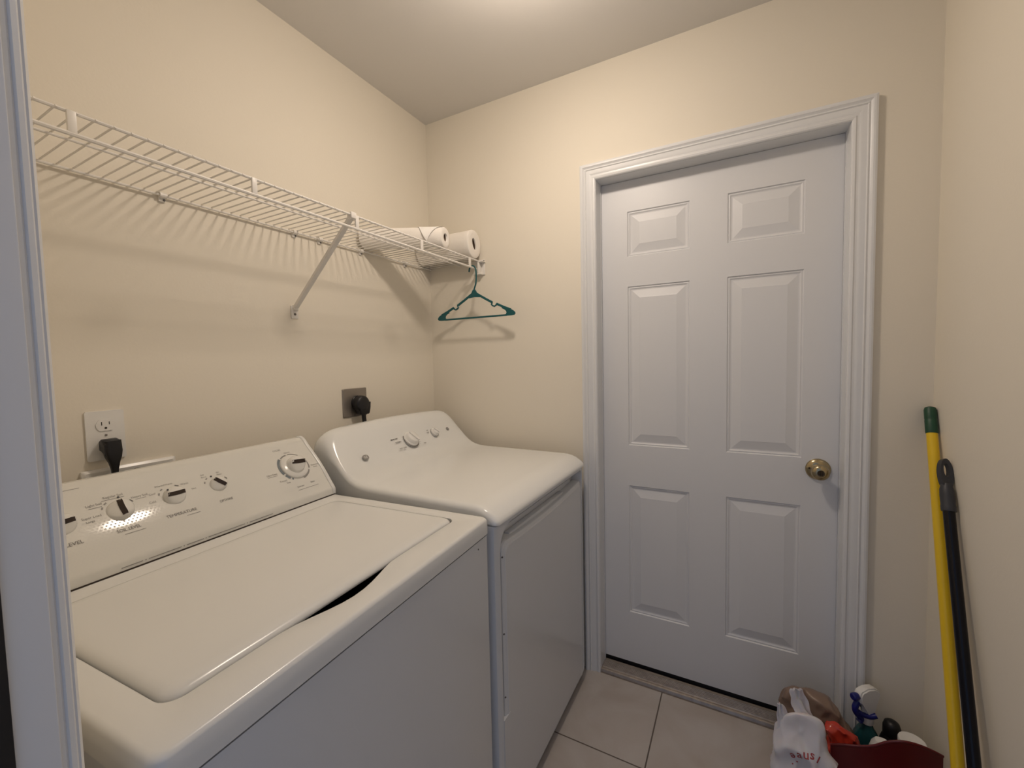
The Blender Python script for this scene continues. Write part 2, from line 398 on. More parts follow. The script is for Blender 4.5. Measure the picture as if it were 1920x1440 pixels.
# printed lettering on the console
def T(s, size, ly, s_, sq=1.0, h=.0006, ink='ink'):
    bm = B(); text_into(bm, s, size, CP(ly, s_, h), YV, ES, sq); link('printed_word', bm, ink, con, 0, normals=False)
T('TEMPERATURE', .0098, -.405, .0535, .95); T('SOIL LEVEL', .0100, -.502, .0540, .82); T('OPTIONS', .0090, -.307, .0535, .82); T('LOAD LEVEL', .0105, -.600, .0560, .95)
for s, sz, ly, q in (('Regular Soil', .0078, -.503, .137), ('Light Soil', .0078, -.537, .126), ('Heavy Soil', .0078, -.462, .122),
                     ('Warm/Warm', .0070, -.412, .134), ('Warm', .0070, -.373, .125), ('Hot', .0070, -.360, .106), ('Cool', .0070, -.440, .118), ('Cold', .0070, -.446, .098),
                     ('2nd', .0060, -.329, .137), ('Rinse', .0060, -.328, .130), ('No', .0060, -.293, .135), ('Rinse', .0060, -.292, .128),
                     ('Super Load', .0074, -.548, .100), ('Large', .0068, -.552, .091),
                     ('CYCLES', .0078, -.115, .160), ('Normal', .0068, -.090, .146), ('Ultra Clean', .0074, -.170, .085), ('Prewash', .0072, -.148, .058), ('Soak', .0072, -.136, .049), ('Delicate', .0072, -.108, .028), ('Rinse', .0072, -.066, .031), ('Permanent', .0066, -.030, .083), ('Press', .0066, -.031, .076)):
    T(s, sz, ly, q, .9, ink='ink_l')
def dash(a, b, s_, w=.0012, m=None):
    q = [CP(a, s_-w/2, .0006), CP(b, s_-w/2, .0006), CP(b, s_+w/2, .0006), CP(a, s_+w/2, .0006)]
    bm = B(); bm.faces.new([bm.verts.new(p) for p in q]); link('printed_line', bm, 'ink_l', con, 0, normals=False)
for a, b, s_ in ((-.398, -.370, .044), (-.512, -.476, .044), (-.524, -.486, .1305), (-.547, -.526, .119), (-.471, -.452, .116), (-.120, -.052, .018), (-.185, -.156, .079), (-.60, -.545, .174)): dash(a, b, s_, .0011)
# strip of fine print along the foot of the fascia
for a, b in ((-.535, -.500), (-.490, -.430), (-.420, -.385), (-.375, -.290), (-.278, -.215)):
    q = [Vector((.0007, a, .9385)), Vector((.0007, b, .9385)), Vector((.0005, b, .9400)), Vector((.0005, a, .9400))]
    bm = B(); bm.faces.new([bm.verts.new(p) for p in q]); link('printed_line', bm, 'ink_l', con, 0, normals=False)
for a in (-.495, -.425, -.380, -.284):
    q = [Vector((.0008, a-.001, .9380)), Vector((.0008, a+.001, .9380)), Vector((.0006, a+.001, .9402)), Vector((.0006, a-.001, .9402))]
    bm = B(); bm.faces.new([bm.verts.new(p) for p in q]); link('printed_dot', bm, 'ink_l', con, 0, normals=False)
def arc_print(bm, ly, s_, r0_, r1_, a0, a1, h=.0006, n=14):
    pa = []; pb = []
    for k in range(n+1):
        a = math.radians(a0 + (a1-a0)*k/n)
        pa.append(bm.verts.new(CP(ly + r0_*math.sin(a), s_ + r0_*math.cos(a), h))); pb.append(bm.verts.new(CP(ly + r1_*math.sin(a), s_ + r1_*math.cos(a), h)))
    for k in range(n): bm.faces.new((pa[k], pa[k+1], pb[k+1], pb[k]))
DLY, DS = -.094, .094
def arcp(ink, *a, **k):
    bm = B(); arc_print(bm, *a, **k); link('printed_band', bm, ink, con, 0, normals=False)
for a in ((.042, .049, -112, -42), (.042, .048, -138, -118), (.042, .047, -150, -143)): arcp('ink_b', DLY, DS, *a)
for a in ((.042, .0455, -36, -6), (.044, .0465, 2, 42), (.042, .047, 70, 112), (.042, .046, 120, 168)): arcp('ink_l', DLY, DS, *a)
for kly in (-.502, -.403, -.307):
    for a in (-70, -45): arcp('ink_l', kly, .101, .027, .030, a, a+12)
for kly, a in ((-.502, 50), (-.403, 22), (-.307, 55)): arcp('ink', kly, .101, .0265, .029, a, a+16, n=4)
def selector(ly, s_, R, ang, hgt=.018, par=con):
    """round knob: raised half dome, sloping half, dark slot on the step; ang turns the slot"""
    bm = B(); n = 40; m_ = 14; ca, sa = math.cos(ang), math.sin(ang)
    def hh(u, v, rr_):
        e = math.sqrt(max(0.0, 1-(rr_**5)))
        up = hgt*(0.55+0.45*math.cos(min(1, abs(v)*1.0)*1.2))
        lo = hgt*(0.86 - 0.62*min(1, max(0, -v)/.95))
        k = min(1, max(0, (v+.06)/.12)); return (up*k + lo*(1-k))*(.25+.75*e)
    rings = []
    for j in range(m_+1):
        rr_ = j/m_ if j else .001; ring = []
        for k in range(n):
            a = 2*math.pi*k/n; u, v = rr_*math.cos(a), rr_*math.sin(a)
            uu, vv = u*ca - v*sa, u*sa + v*ca
            ring.append(CP(ly + uu*R, s_ + vv*R, hh(u, v, rr_)))
        rings.append(ring)
    rings.append([CP(ly + math.cos(2*math.pi*k/n + ang)*R*1.03, s_ + math.sin(2*math.pi*k/n + ang)*R*1.03, -.001) for k in range(n)])
    ring_quads(bm, rings, True, True, False)
    kb = link('selector_knob', bm, 'knob_w', par, 60)
    bm = B(); pa = []
    pts = []
    for k in range(9):
        t = -1 + 2*k/8; pts.append((t*R*.80, R*(-.02 - .06*(1-t*t)), ))
    top = []; bot = []
    for u, v in pts:
        for w_, L in ((R*.17, top), (-R*.17, bot)):
            uu, vv = u*ca - (v+w_)*sa, u*sa + (v+w_)*ca; L.append((uu, vv))
    hs = lambda uu, vv: hh((uu*ca+vv*sa)/R, (-uu*sa+vv*ca)/R, min(1, math.hypot(uu, vv)/R))
    r1_ = [CP(ly+a, s_+b, hs(a, b)+.0010) for a, b in top]; r2_ = [CP(ly+a, s_+b, hs(a, b)+.0016) for a, b in bot]
    va = [bm.verts.new(p) for p in r1_]; vb = [bm.verts.new(p) for p in r2_]
    vc = [bm.verts.new(p - NN*.004) for p in r1_]; vd = [bm.verts.new(p - NN*.004) for p in r2_]
    for k in range(8):
        bm.faces.new((va[k], va[k+1], vb[k+1], vb[k])); bm.faces.new((va[k], va[k+1], vc[k+1], vc[k])); bm.faces.new((vb[k], vb[k+1], vd[k+1], vd[k]))
    bm.faces.new((va[0], vb[0], vd[0], vc[0])); bm.faces.new((va[8], vb[8], vd[8], vc[8]))
    link('knob_slot', bm, 'darkslot', kb, 0)
    return kb
# main dial: printed ring, plate, knob
bm = B(); rings = []
for r_, h_ in ((.041, -.001), (.041, .003), (.039, .0055), (.030, .0065), (.027, .0075), (.0265, .009), (.001, .009)):
    rings.append([CP(DLY + r_*math.cos(2*math.pi*k/48), DS + r_*math.sin(2*math.pi*k/48), h_) for k in range(48)])
ring_quads(bm, rings, True, False, True); dialp = link('dial_plate', bm, 'knob_w', con, 50)
_CP = CP
def CP(ly, s, h=0.0): return _CP(ly, s, h+.009)
selector(DLY, DS, .0255, math.radians(-8), .024, dialp)
CP = _CP
kn = []
for ly, ang, R_ in ((-.307, -54, .0185), (-.403, 0, .0215), (-.502, -90, .0225), (-.592, 3, .0215)):
    kb = selector(ly, .100, R_, math.radians(ang)); kn.append(kb)
for ly, s_ in ((-.496, .131), (-.418, .111), (-.3125, .127)):
    bm = B(); lathe(bm, [(0, 0), (.0021, 0), (.0021, .0012), (0, .0015)], CP(ly, s_, .0005 if s_ > .12 else .016), NN, 12)
    link('indicator_dot', bm, 'black', con)

# ------------------------------------------------------------------ dryer
DYL, DYR = -.768, -.058
dryer = thing('clothes_dryer', 'white front-load clothes dryer in the corner beside the panelled door', 'dryer', (0.44, -0.41, 0))
prof = [(.085, .9005), (.085, 1.06), (.090, 1.085), (.100, 1.098), (.115, 1.104), (.132, 1.101), (.147, 1.092), (.162, 1.076), (.178, 1.054), (.196, 1.030), (.213, 1.008), (.230, .989), (.248, .974), (.268, .962), (.290, .954), (.315, .9495), (.345, .9475), (.40, .947), (.50, .9465), (.62, .946), (.72, .9455), (.742, .944), (.760, .940), (.776, .934), (.790, .925), (.801, .917), (.807, .910), (.8085, .905), (.8085, .9005)]
def ycols():
    out = [0, .0008, .003, .006, .010, .015, .021, .028, .036, .046, .060, .080, .11, .15, .2, .26, .33]
    L = DYR-DYL; return [DYL+a for a in out] + [DYR-a for a in reversed(out)]
bm = B(); rings = []
for y in ycols():
    dd = min(y-DYL, DYR-y); t = (y-DYL)/(DYR-DYL)
    r1 = .016; ins = r1 - math.sqrt(max(0, r1*r1-(r1-min(dd, r1))**2))
    r2 = .085; zc = 1.104 - (r2 - (max(0, r2**2.4-(r2-min(dd, r2))**2.4))**(1/2.4))*.80 
    ring = []
    for i, (x, z) in enumerate(prof):
        a = Vector(prof[min(i+1, len(prof)-1)]) - Vector(prof[max(i-1, 0)]); nn = Vector((-a.y, a.x)).normalized()
        X, Z = x - nn.x*ins, z - nn.y*ins
        arch = .012*(1-(2*t-1)**2)*max(0, min(1, (z-1.0)/.09)); Z += arch
        if Z > 1.0: 
            k = (zc+arch) - 1.0; full = (1.104+arch) - 1.0; Z = 1.0 + (Z-1.0)*max(.0, k/full)
        if z <= .901: Z = z
        # console face hollows slightly away from the ends
        if .15 < x < .30: X -= .010*math.sin(math.pi*(x-.15)/.15)*min(1, max(0, (dd-.03)/.10))
        ring.append(Vector((X, y, Z)))
    rings.append(ring)
ring_quads(bm, rings, False, True, True)
top = link('top_panel', bm, 'enamel', dryer, 60)
bm = B(); ring_quads(bm, [[Vector((x, y, z)) for x, y in rr(.10, .800, DYL+.004, DYR-.004, .02, 4, 5)] for z in (.896, .902)], True, True, True); link('top_seam', bm, 'black', dryer)
# cabinet with a pocket for the door
DOY0, DOY1, DOZ0, DOZ1 = -.742, -.080, .046, .884
bm = B()
out_ = rr(DYL, DYR, .03, .898, .004, 16, 8); 
def pocket(ins, r_): return rr(DOY0+ins, DOY1-ins, DOZ0+ins, DOZ1-ins, (r_*.45, r_*1.6, r_*.5, r_*.45), 16, 8)
rings = [[Vector((.09, y, z)) for y, z in out_], [Vector((.786, y, z)) for y, z in out_],
         [Vector((.7945, y, z)) for y, z in rr(DYL+.003, DYR-.003, .033, .897, .006, 16, 8)],
         [Vector((.7995, y, z)) for y, z in rr(DYL+.012, DYR-.012, .040, .895, .008, 16, 8)],
         [Vector((.800, y, z)) for y, z in pocket(-.002, .042)], [Vector((.797, y, z)) for y, z in pocket(0, .040)], [Vector((.758, y, z)) for y, z in pocket(.004, .036)]]
ring_quads(bm, rings, True, True, True)
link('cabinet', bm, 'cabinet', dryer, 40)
bm = B(); box(bm, .10, .76, DYL+.02, DYR-.02, .012, .032); link('plinth', bm, 'black', dryer)
for yy in (DYL+.06, DYR-.06):
    for xx in (.15, .72):
        bm = B(); lathe(bm, [(.016, 0), (.018, .004), (.011, .008), (.011, .02)], (xx, yy, 0), seg=14); link('foot', bm, 'black', dryer)
# dryer door with sagging top edge
def dout(ins, r_, zt=0.0):
    pts = rr(DOY0+.009+ins, DOY1-.001-ins, DOZ0-.004+ins, .846-ins, (r_*.7, r_*1.15, r_*.55, r_*.55), 16, 8); o = []
    for y, z in pts:
        if z > .70:
            t = (y-DOY0)/(DOY1-DOY0); z -= (.014*math.sin(math.pi*min(1, max(0, t)))**0.8 + .004*(1-t))*(z-.70)/.146
        if z < DOZ0+.02+ins: z = max(DOZ0-.004, z-ins)
        o.append((y, z))
    return o
bm = B(); rings = []
for ins, x, r_ in ((.0, .765, .03), (.0, .790, .03), (.0025, .7950, .029), (.007, .7980, .027), (.0115, .7990, .024), (.0135, .8010, .023), (.0155, .8018, .022), (.020, .8014, .020), (.030, .8010, .018)):
    rings.append([Vector((x, y, z)) for y, z in dout(ins, r_)])
ring_quads(bm, rings, True, True, True)
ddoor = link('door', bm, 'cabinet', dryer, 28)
bm = B(); box(bm, .765, .784, -.66, -.24, .812, .840, .003); link('door_grip', bm, 'cabinet', ddoor)
for z in (.800, .585, .405):
    bm = B(); lathe(bm, [(0, 0), (.0028, 0), (.0028, .0008), (0, .001)], (.7966, DOY0+.0145, z), (.75, -.66, 0), 10); link('hinge_plug', bm, 'ink', ddoor)
bm = B(); box(bm, .7585, .764, DOY0+.03, DOY1-.03, DOZ0+.03, DOZ1-.03); link('drum_front', bm, 'cabinet', dryer)
bm = B(); box(bm, .7600, .8021, DOY0-.003, DOY0+.034, .046, .352); link('toe_panel', bm, 'cabinet', dryer, 0)
bm = B(); box(bm, .7600, .7945, DOY0+.0008, DOY0+.0088, .372, .815, .001); link('gap_shade_strip', bm, 'black', dryer)  # black strip standing in for the shade in the gap left of the door
# dryer controls
DN = Vector((.73, 0, .684)).normalized(); DE = Vector((-.684, 0, .73)).normalized(); DP = Vector((.2005, 0, 1.0215))
def DPt(y, s, h=0): return DP + DE*s + DN*h + Vector((0, y, 0))
def dknob(y, s, R, hgt, ang, ringink):
    bm = B()
    for rr0, rr1 in ((R*1.13, R*1.24),):
        va = []; vb = []
        for k in range(41):
            a = 2*math.pi*k/40; va.append(bm.verts.new(DPt(y+rr0*math.cos(a), s+rr0*math.sin(a), .0012))); vb.append(bm.verts.new(DPt(y+rr1*math.cos(a), s+rr1*math.sin(a), .0012)))
        for k in range(40): bm.faces.new((va[k], va[k+1], vb[k+1], vb[k]))
    link('dial_ring', bm, ringink, top, 0, normals=False)
    bm = B(); lathe(bm, [(R*1.12, -.004), (R*1.12, .004), (R*1.06, .0065), (R*.98, .007), (R*.93, .010), (R*.84, hgt), (R*.76, hgt+.002), (0, hgt+.002)], DPt(y, s), DN, 40)
    k_ = link('dial_knob', bm, 'plastic_w', top, 40)
    bm = B(); ca, sa = math.cos(ang), math.sin(ang)
    pol = rr(-R*.80, R*.80, -R*.17, R*.17, R*.16, 3, 4)
    prism(bm, pol, lambda u, v, dd_: DPt(y+u*ca-v*sa, s+u*sa+v*ca, dd_), hgt, hgt+.007); link('grip_bar', bm, 'plastic_w', k_, 30)
dknob(-.402, .004, .0305, .020, 2.0, 'ink'); dknob(-.249, .008, .0175, .013, 2.2, 'ink_l')
for k in range(22):
    a = math.radians(-60 + 300*k/21)
    if 60 < math.degrees(a) % 360 < 95: continue
    p = (-.402+.042*math.cos(a), .004+.042*math.sin(a)); 
    q = [DPt(p[0]-.0011, p[1]-.0011, .0012), DPt(p[0]+.0011, p[1]-.0011, .0012), DPt(p[0]+.0011, p[1]+.0011, .0012), DPt(p[0]-.0011, p[1]+.0011, .0012)]
    bm = B(); bm.faces.new([bm.verts.new(v_) for v_ in q]); link('printed_dot', bm, 'ink', top, 0, normals=False)
for s_, sz, y, s in (('TIMED DRY', .0072, -.494, .034), ('MORE DRY', .0068, -.484, .020), ('NORMAL', .0068, -.474, .004), ('EASY CARE', .0066, -.470, -.026), ('OFF', .0072, -.345, -.030), ('AUTO DRY', .0066, -.410, .050), ('COTTONS', .0066, -.462, .041),
                     ('SIGNAL', .0095, -.282, .040), ('ON', .0068, -.284, .026), ('OFF', .0068, -.288, .014), ('START', .0056, -.168, .030)):
    bm = B(); text_into(bm, s_, sz*1.18, DPt(y, s, .0014), YV, DE, .95, bold=.0002); link('printed_word', bm, 'ink', top, 0, normals=False)
bm = B(); lathe(bm, [(.0085, -.004), (.0085, .001), (.0075, .002), (0, .0022)], DPt(-.154, .010), DN, 24); sb = link('start_button', bm, 'ink_l', top, 40); sb['label'] = 'grey start button'
bm = B()
prism(bm, rr(-.0130, .0130, -.0095, .0095, .0088, 3, 5), lambda u, v, dd_: DPt(-.655+u, -.022+v, dd_), .001, .0024)
eb = link('emblem', bm, 'ink_l', top, 30); eb['label'] = 'small grey oval emblem'
bm = B(); text_into(bm, 'GE', .013, DPt(-.655, -.022, .0026), YV, DE, 1.0); link('emblem_letters', bm, 'plastic_w', eb, 0, normals=False)

# ------------------------------------------------------------------ wire shelf
SY0, SY1 = -1.555, -.006
shelf = thing('wire_shelf', 'long white wire shelf fixed high on the left wall above the machines', 'shelf', (0.0, -0.75, 1.79))
ZS = 1.793
bm = B()
tube(bm, [(.300, SY0, ZS-.002), (.300, -.012, ZS-.002), (.303, -.004, ZS-.002)], .0034, 8)
tube(bm, [(.302, SY0, 1.752), (.302, -.045, 1.752)], .0042, 8)
tube(bm, [(.185, SY0, ZS-.007), (.185, -.010, ZS-.007)], .0028, 8)
tube(bm, [(.010, SY0, ZS-.006), (.010, -.006, ZS-.006)], .0032, 8)
link('frame_wires', bm, 'wire', shelf)
y = -.018; k = 0; first = None
while y > SY0+.004:
    if first is None:
        bm = B(); tube(bm, [(.006, 0, ZS), (.302, 0, ZS), (.3045, 0, ZS-.004)], .0019, 6); first = link('deck_wire', bm, 'wire', shelf); o = first
        # mesh sits at y = 0 of the shelf frame: move by location only
        base = OFF[shelf.name].y
    else:
        o = first.copy(); COL.objects.link(o); o.parent = shelf
    o.location.y = y; y -= .0264; k += 1
for y in (-.098, -.422, -.730, -1.048, -1.372):
    bm = B(); box(bm, .2990, .3055, y-.0065, y+.0065, 1.750, ZS, .0015); link('rod_spacer', bm, 'wire', shelf)
def wall_clip(y):
    bm = B(); box(bm, 0.0, .006, y-.008, y+.008, ZS-.022, ZS+.004, .002); lathe(bm, [(.0075, -.008), (.0075, .008)], (.010, y, ZS-.006), (0, 1, 0), 14)
    c = link('wall_clip', bm, 'wire', shelf, 40)
    bm = B(); lathe(bm, [(0, 0), (.003, 0), (.0028, .0015), (0, .002)], (.006, y+.004, ZS-.017), (1, 0, 0), 10); link('clip_screw', bm, 'ink', c)
for y in (-1.115, -.736, -.636, -.445, -.185): wall_clip(y)
# diagonal brace
ybk = -.745
bm = B(); a = Vector((.298, ybk-.0, 1.786)); b = Vector((.008, ybk, 1.530)); dr = (a-b).normalized(); up = Vector((-dr.z, 0, dr.x))
def chan(p): return [p + Vector((0, s*.0085, 0)) + up*h for s, h in ((-1, .005), (-1, -.003), (-.8, -.005), (.8, -.005), (1, -.003), (1, .005), (.8, .005), (.7, -.002), (-.7, -.002), (-.8, .005))]
ring_quads(bm, [chan(b), chan(b+dr*.1), chan(a)], True, True, True)
brace = link('diagonal_brace', bm, 'wire', shelf, 30); brace['label'] = 'white diagonal support brace'
bm = B(); box(bm, 0, .004, ybk-.015, ybk+.011, 1.492, 1.536, .0015); box(bm, .0, .012, ybk-.009, ybk+.009, 1.520, 1.538, .002); fp = link('foot_plate', bm, 'wire', brace)
bm = B(); lathe(bm, [(0, 0), (.0042, 0), (.004, .002), (0, .003)], (.004, ybk-.002, 1.507), (1, 0, 0), 14); link('foot_screw', bm, 'ink', fp)
bm = B(); box(bm, .288, .308, ybk-.010, ybk+.010, 1.780, ZS+.006, .002); link('brace_hook', bm, 'wire', brace)
# end bracket on the far wall
bm = B(); box(bm, .262, .322, -.006, 0, 1.730, 1.800, .0015); box(bm, .270, .314, -.030, -.003, 1.730, 1.735, .001); box(bm, .268, .326, -.030, -.003, 1.7855, 1.7890, .001)
box(bm, .297, .304, -.03, -.004, 1.735, 1.786, .001)
eb2 = link('end_bracket', bm, 'wire', shelf, 30)
bm = B(); lathe(bm, [(0, 0), (.0035, 0), (.003, .0015), (0, .002)], (.318, -.006, 1.793), (0, -1, 0), 12); link('bracket_screw', bm, 'ink', eb2)

# ------------------------------------------------------------------ paper towel rolls
def roll(cy, r, ri, label, oval, flap, x0=.012, x1=.300, squash=(1, 1), phi=0.0, shear=0.0):
    def turn(b_):
        if phi: bmesh.ops.rotate(b_, cent=(x1, cy, 0), matrix=Matrix.Rotation(math.radians(phi), 3, 'Z'), verts=b_.verts)
        for v_ in b_.verts: v_.co.y -= (x1 - v_.co.x)*shear
        return b_
    zc = ZS+.0036+r*squash[1]
    t = thing('paper_towel_roll', label, 'paper towel', ((x0+x1)/2, cy, ZS), group='paper towel rolls on the wire shelf')
    bm = B(); n = 48; rings = []
    def ring(x, R_, hole=False):
        o = []
        for k in range(n):
            a = 2*math.pi*k/n
            if hole:
                yy, zz = R_*oval[0]*math.cos(a), R_*oval[1]*math.sin(a)
                ca, sa = math.cos(oval[2]), math.sin(oval[2]); yy, zz = yy*ca - zz*sa, yy*sa + zz*ca
                o.append(Vector((x, cy+yy, zc+zz)))
            else:
                w = 1 + .012*math.sin(3*a+.5) + .004*math.sin(7*a+x*40)
                o.append(Vector((x, cy + R_*squash[0]*w*math.cos(a), zc + R_*squash[1]*w*math.sin(a))))
        return o
    ins = .004
    for i in range(13): rings.append(ring(x0 + (x1-.003-x0)*i/12, r*(1+.004*math.sin(i*1.7))))
    rings += [ring(x1-.001, r*.985), ring(x1, r*.96), ring(x1+.001, r*.7), ring(x1, ri*1.0, True), ring(x1-.003, ri*.97, True), ring(x1-.12, ri*.97, True)]
    ring_quads(bm, rings, True, True, False); rl = link('paper_roll', turn(bm), 'paper', t, 60)
    bm = B(); ring_quads(bm, [ring(x1-.006, ri*.965, True), ring(x1-.110, ri*.955, True)], True, False, True); link('cardboard_core', turn(bm), 'tube', t, 60)
    if flap:
        bm = B(); gr = []
        for i in range(15):
            x = x1 - .004 - .105*i/14; rowp = []
            drop = 0.12 + 1.25*max(0, 1-abs(i-6)/6.5)
            for j in range(9):
                a = math.radians(78 + 95*drop*j/8); R_ = r+.0022+.007*(j/8)**2*max(0, 1-abs(i-6)/6)
                rowp.append(Vector((x, cy + R_*math.cos(a)*squash[0], zc + R_*math.sin(a)*squash[1])))
            gr.append(rowp)
        ring_quads(bm, gr, close=False)
        link('loose_sheet', turn(bm), 'sheet', rl, 180)
    return t
roll(-.268, .041, .0175, 'thinner paper towel roll with a loose torn flap, left of the fuller roll', (1, 1, 0), True, phi=8, shear=.42)
roll(-.062, .0565, .0235, 'full paper towel roll with a crushed core, at the corner end of the shelf', (.60, 1.15, .35), False, x1=.305, squash=(.98, 1.10))

# ------------------------------------------------------------------ hanger
hy = -.070
hang = thing('clothes_hanger', 'teal plastic clothes hanger on the shelf rod by the corner', 'hanger', (.300, hy, 1.757))
def HP(u, v, d=0.0):  # u along x from the hook, v down from the neck
    return Vector((.303+u, hy+d, 1.642-v))
bm = B()
th_ = .0045
def bar(pts, w=.0050, t=.0034):
    P = [HP(u, v) for u, v in pts]; rings = []
    for i, p in enumerate(P):
        tt = (P[min(i+1, len(P)-1)] - P[max(i-1, 0)]).normalized(); nn = Vector((-tt.z, 0, tt.x))
        rings.append([p + nn*w*a + Vector((0, t*b, 0)) for a, b in ((-1, -.5), (-.5, -1), (.5, -1), (1, -.5), (1, .5), (.5, 1), (-.5, 1), (-1, .5))])
    ring_quads(bm, rings, True, True, True)
for s in (-1, 1):
    bar([(s*.012, .006), (s*.060, .034), (s*.093, .052)]); bar([(s*.115, .060), (s*.150, .076), (s*.185, .090)])
    bar([(s*.093, .052), (s*.089, .060), (s*.094, .066), (s*.104, .070), (s*.112, .066), (s*.116, .060)], .0034)
    # rounded shoulder end
    pol = [(.150, .074), (.180, .085), (.198, .094), (.206, .102), (.207, .109), (.202, .114), (.190, .1155), (.152, .1155), (.161, .109), (.165, .102), (.163, .095), (.155, .088), (.140, .081)]
    pol = [(s*u, v) for u, v in pol]; prism(bm, pol, lambda u, v, dd_: HP(u, v, dd_), -.0027, .0027)
bar([(-.165, .1125), (0, .1125), (.165, .1125)], .0038)
prism(bm, [(-.006, -.012), (.006, -.012), (.014, .002), (.045, .020), (.030, .024), (0, .021), (-.030, .024), (-.045, .020), (-.014, .002)], lambda u, v, dd_: HP(u, v, dd_), -.0027, .0027)
hb = link('hanger_frame', bm, 'teal', hang, 30)
bm = B()
pts = [Vector((u, v, 0)) for u, v in ((0, -.006), (.0045, -.020), (.012, -.040), (.0145, -.065), (.0145, -.088), (.012, -.106), (.004, -.1165), (-.006, -.1185), (-.0155, -.1150), (-.0210, -.105), (-.0225, -.094))]
P = [HP(p.x-.002, p.y) for p in smoothp(pts, 5)]
tube(bm, P, .0035, 8); link('hook', bm, 'teal', hang, 60)

# ------------------------------------------------------------------ outlets, plugs, cords
out1 = thing('wall_outlet', 'white duplex wall outlet above the washing machine console', 'outlet', (0, -1.262, 1.113))
bm = B(); prism(bm, rr(-1.298, -1.226, 1.112, 1.231, .004, 2, 3), lambda u, v, dd_: Vector((dd_, u, v)), 0, .0045)
pl_ = link('cover_plate', bm, 'plastic_w', out1, 30)
for zc in (1.196, 1.147):
    bm = B(); pol = [(math.cos(2*math.pi*k/28)*.0175, max(-.0135, min(.0135, math.sin(2*math.pi*k/28)*.0175))) for k in range(28)]
    prism(bm, pol, lambda u, v, dd_: Vector((dd_, -1.262+u, zc+v)), .004, .0065); rc_ = link('receptacle', bm, 'plastic_w', pl_, 30)
    bm = B(); box(bm, .0062, .0068, -1.2700, -1.2682, zc+.000, zc+.0085); box(bm, .0062, .0068, -1.2558, -1.2542, zc+.001, zc+.008); lathe(bm, [(.0026, 0), (.0026, .0006)], (.0063, -1.262, zc-.007), (1, 0, 0), 12)
    link('socket_slots', bm, 'socketdark', rc_)
bm = B(); lathe(bm, [(.0028, .004), (.0026, .0058), (0, .006)], (0, -1.262, 1.1715), (1, 0, 0), 12); link('plate_screw', bm, 'steel', pl_)
cord1 = thing('power_cord', 'black plug and cord in the lower socket of the white outlet', 'plug', (.02, -1.262, 1.15))
bm = B()
rings = []
for x, z, hw, hh_ in ((.0075, 1.147, .015, .013), (.018, 1.149, .016, .015), (.030, 1.146, .0165, .016), (.040, 1.138, .016, .015)):
    rings.append([Vector((x, -1.262+u, z+v)) for u, v in rr(-hw, hw, -hh_, hh_, .004, 2, 3)])
for x, z, hw, hd in ((.034, 1.128, .015, .009), (.034, 1.116, .0125, .008), (.034, 1.106, .0085, .007), (.033, 1.096, .0068, .006), (.032, 1.084, .006, .0055)):
    pass
ring_quads(bm, rings, True, True, True)
rings = []
for x, z, hw, hd in ((.028, 1.160, .0155, .013), (.029, 1.135, .0165, .014), (.031, 1.120, .0140, .012), (.033, 1.106, .0095, .009), (.034, 1.092, .0070, .0065), (.034, 1.076, .0055, .0055)):
    rings.append([Vector((x+v, -1.260+u, z)) for u, v in rr(-hw, hw, -hd, hd, min(hw, hd)*.5, 2, 3)])
ring_quads(bm, rings, True, True, True)
link('plug', bm, 'black', cord1, 40)
bm = B(); tube(bm, smoothp([(.034, -1.260, 1.082), (.036, -1.256, 1.05), (.040, -1.245, 1.0), (.040, -1.23, .90), (.04, -1.22, .75)], 4), .0042, 8); link('cord', bm, 'clear', cord1, 60)
# recessed supply box behind the washer
bm = B()
ring_quads(bm, [[Vector((x, y, z)) for y, z in rr(a, b, c, d_, .004, 2, 3)] for x, a, b, c, d_ in ((0, -1.312, -1.125, .930, 1.092), (.008, -1.312, -1.125, .930, 1.092), (.012, -1.306, -1.131, .936, 1.086), (.009, -1.290, -1.147, .95, 1.070), (.001, -1.288, -1.149, .952, 1.068))], True, True, True)
sb_ = thing('washer_supply_box', 'white plastic washer supply box edge showing behind the washer console', 'utility box', (0, -1.218, .93))
bx_ = link('box_frame', bm, 'plastic_w', sb_, 30)
bm = B(); lathe(bm, [(.010, 0), (.010, .03), (.006, .034), (0, .034)], (.03, -1.215, 1.048), (0, 0, 1), 14); box(bm, .022, .038, -1.224, -1.206, 1.072, 1.080, .002); box(bm, .009, .030, -1.220, -1.210, 1.04, 1.05)
link('valve_handle', bm, 'black', sb_)

out2 = thing('dryer_outlet', 'square metal dryer outlet plate on the left wall behind the dryer', 'outlet', (0, -.503, 1.121))
bm = B(); ring_quads(bm, [[Vector((x, y, z)) for y, z in rr(-.563+i, -.443-i, 1.121+i, 1.234-i, .004, 2, 3)] for x, i in ((0, 0), (.003, 0), (.005, .002), (.0052, .006))], True, True, True)
p2 = link('cover_plate', bm, 'steel', out2, 30)
bm = B(); lathe(bm, [(.027, .004), (.027, .010), (.025, .012), (0, .012)], (0, -.497, 1.178), (1, 0, 0), 32); link('receptacle', bm, 'black', p2, 40)
cord2 = thing('dryer_power_cord', 'thick black round dryer plug with cord running down', 'plug', (.02, -.497, 1.178))
bm = B(); lathe(bm, [(.024, .0125), (.031, .016), (.034, .024), (.033, .040), (.029, .046), (.020, .049), (0, .049)], (0, -.497, 1.172), (1, 0, 0), 32)
rings = [[Vector((.031+v, -.490+u, z)) for u, v in rr(-hw, hw, -hd, hd, .006, 2, 3)] for z, hw, hd in ((1.178, .030, .017), (1.155, .028, .017), (1.135, .025, .015), (1.130, .022, .013))]
ring_quads(bm, rings, True, True, True); link('plug', bm, 'black', cord2, 40)
bm = B(); rings = []
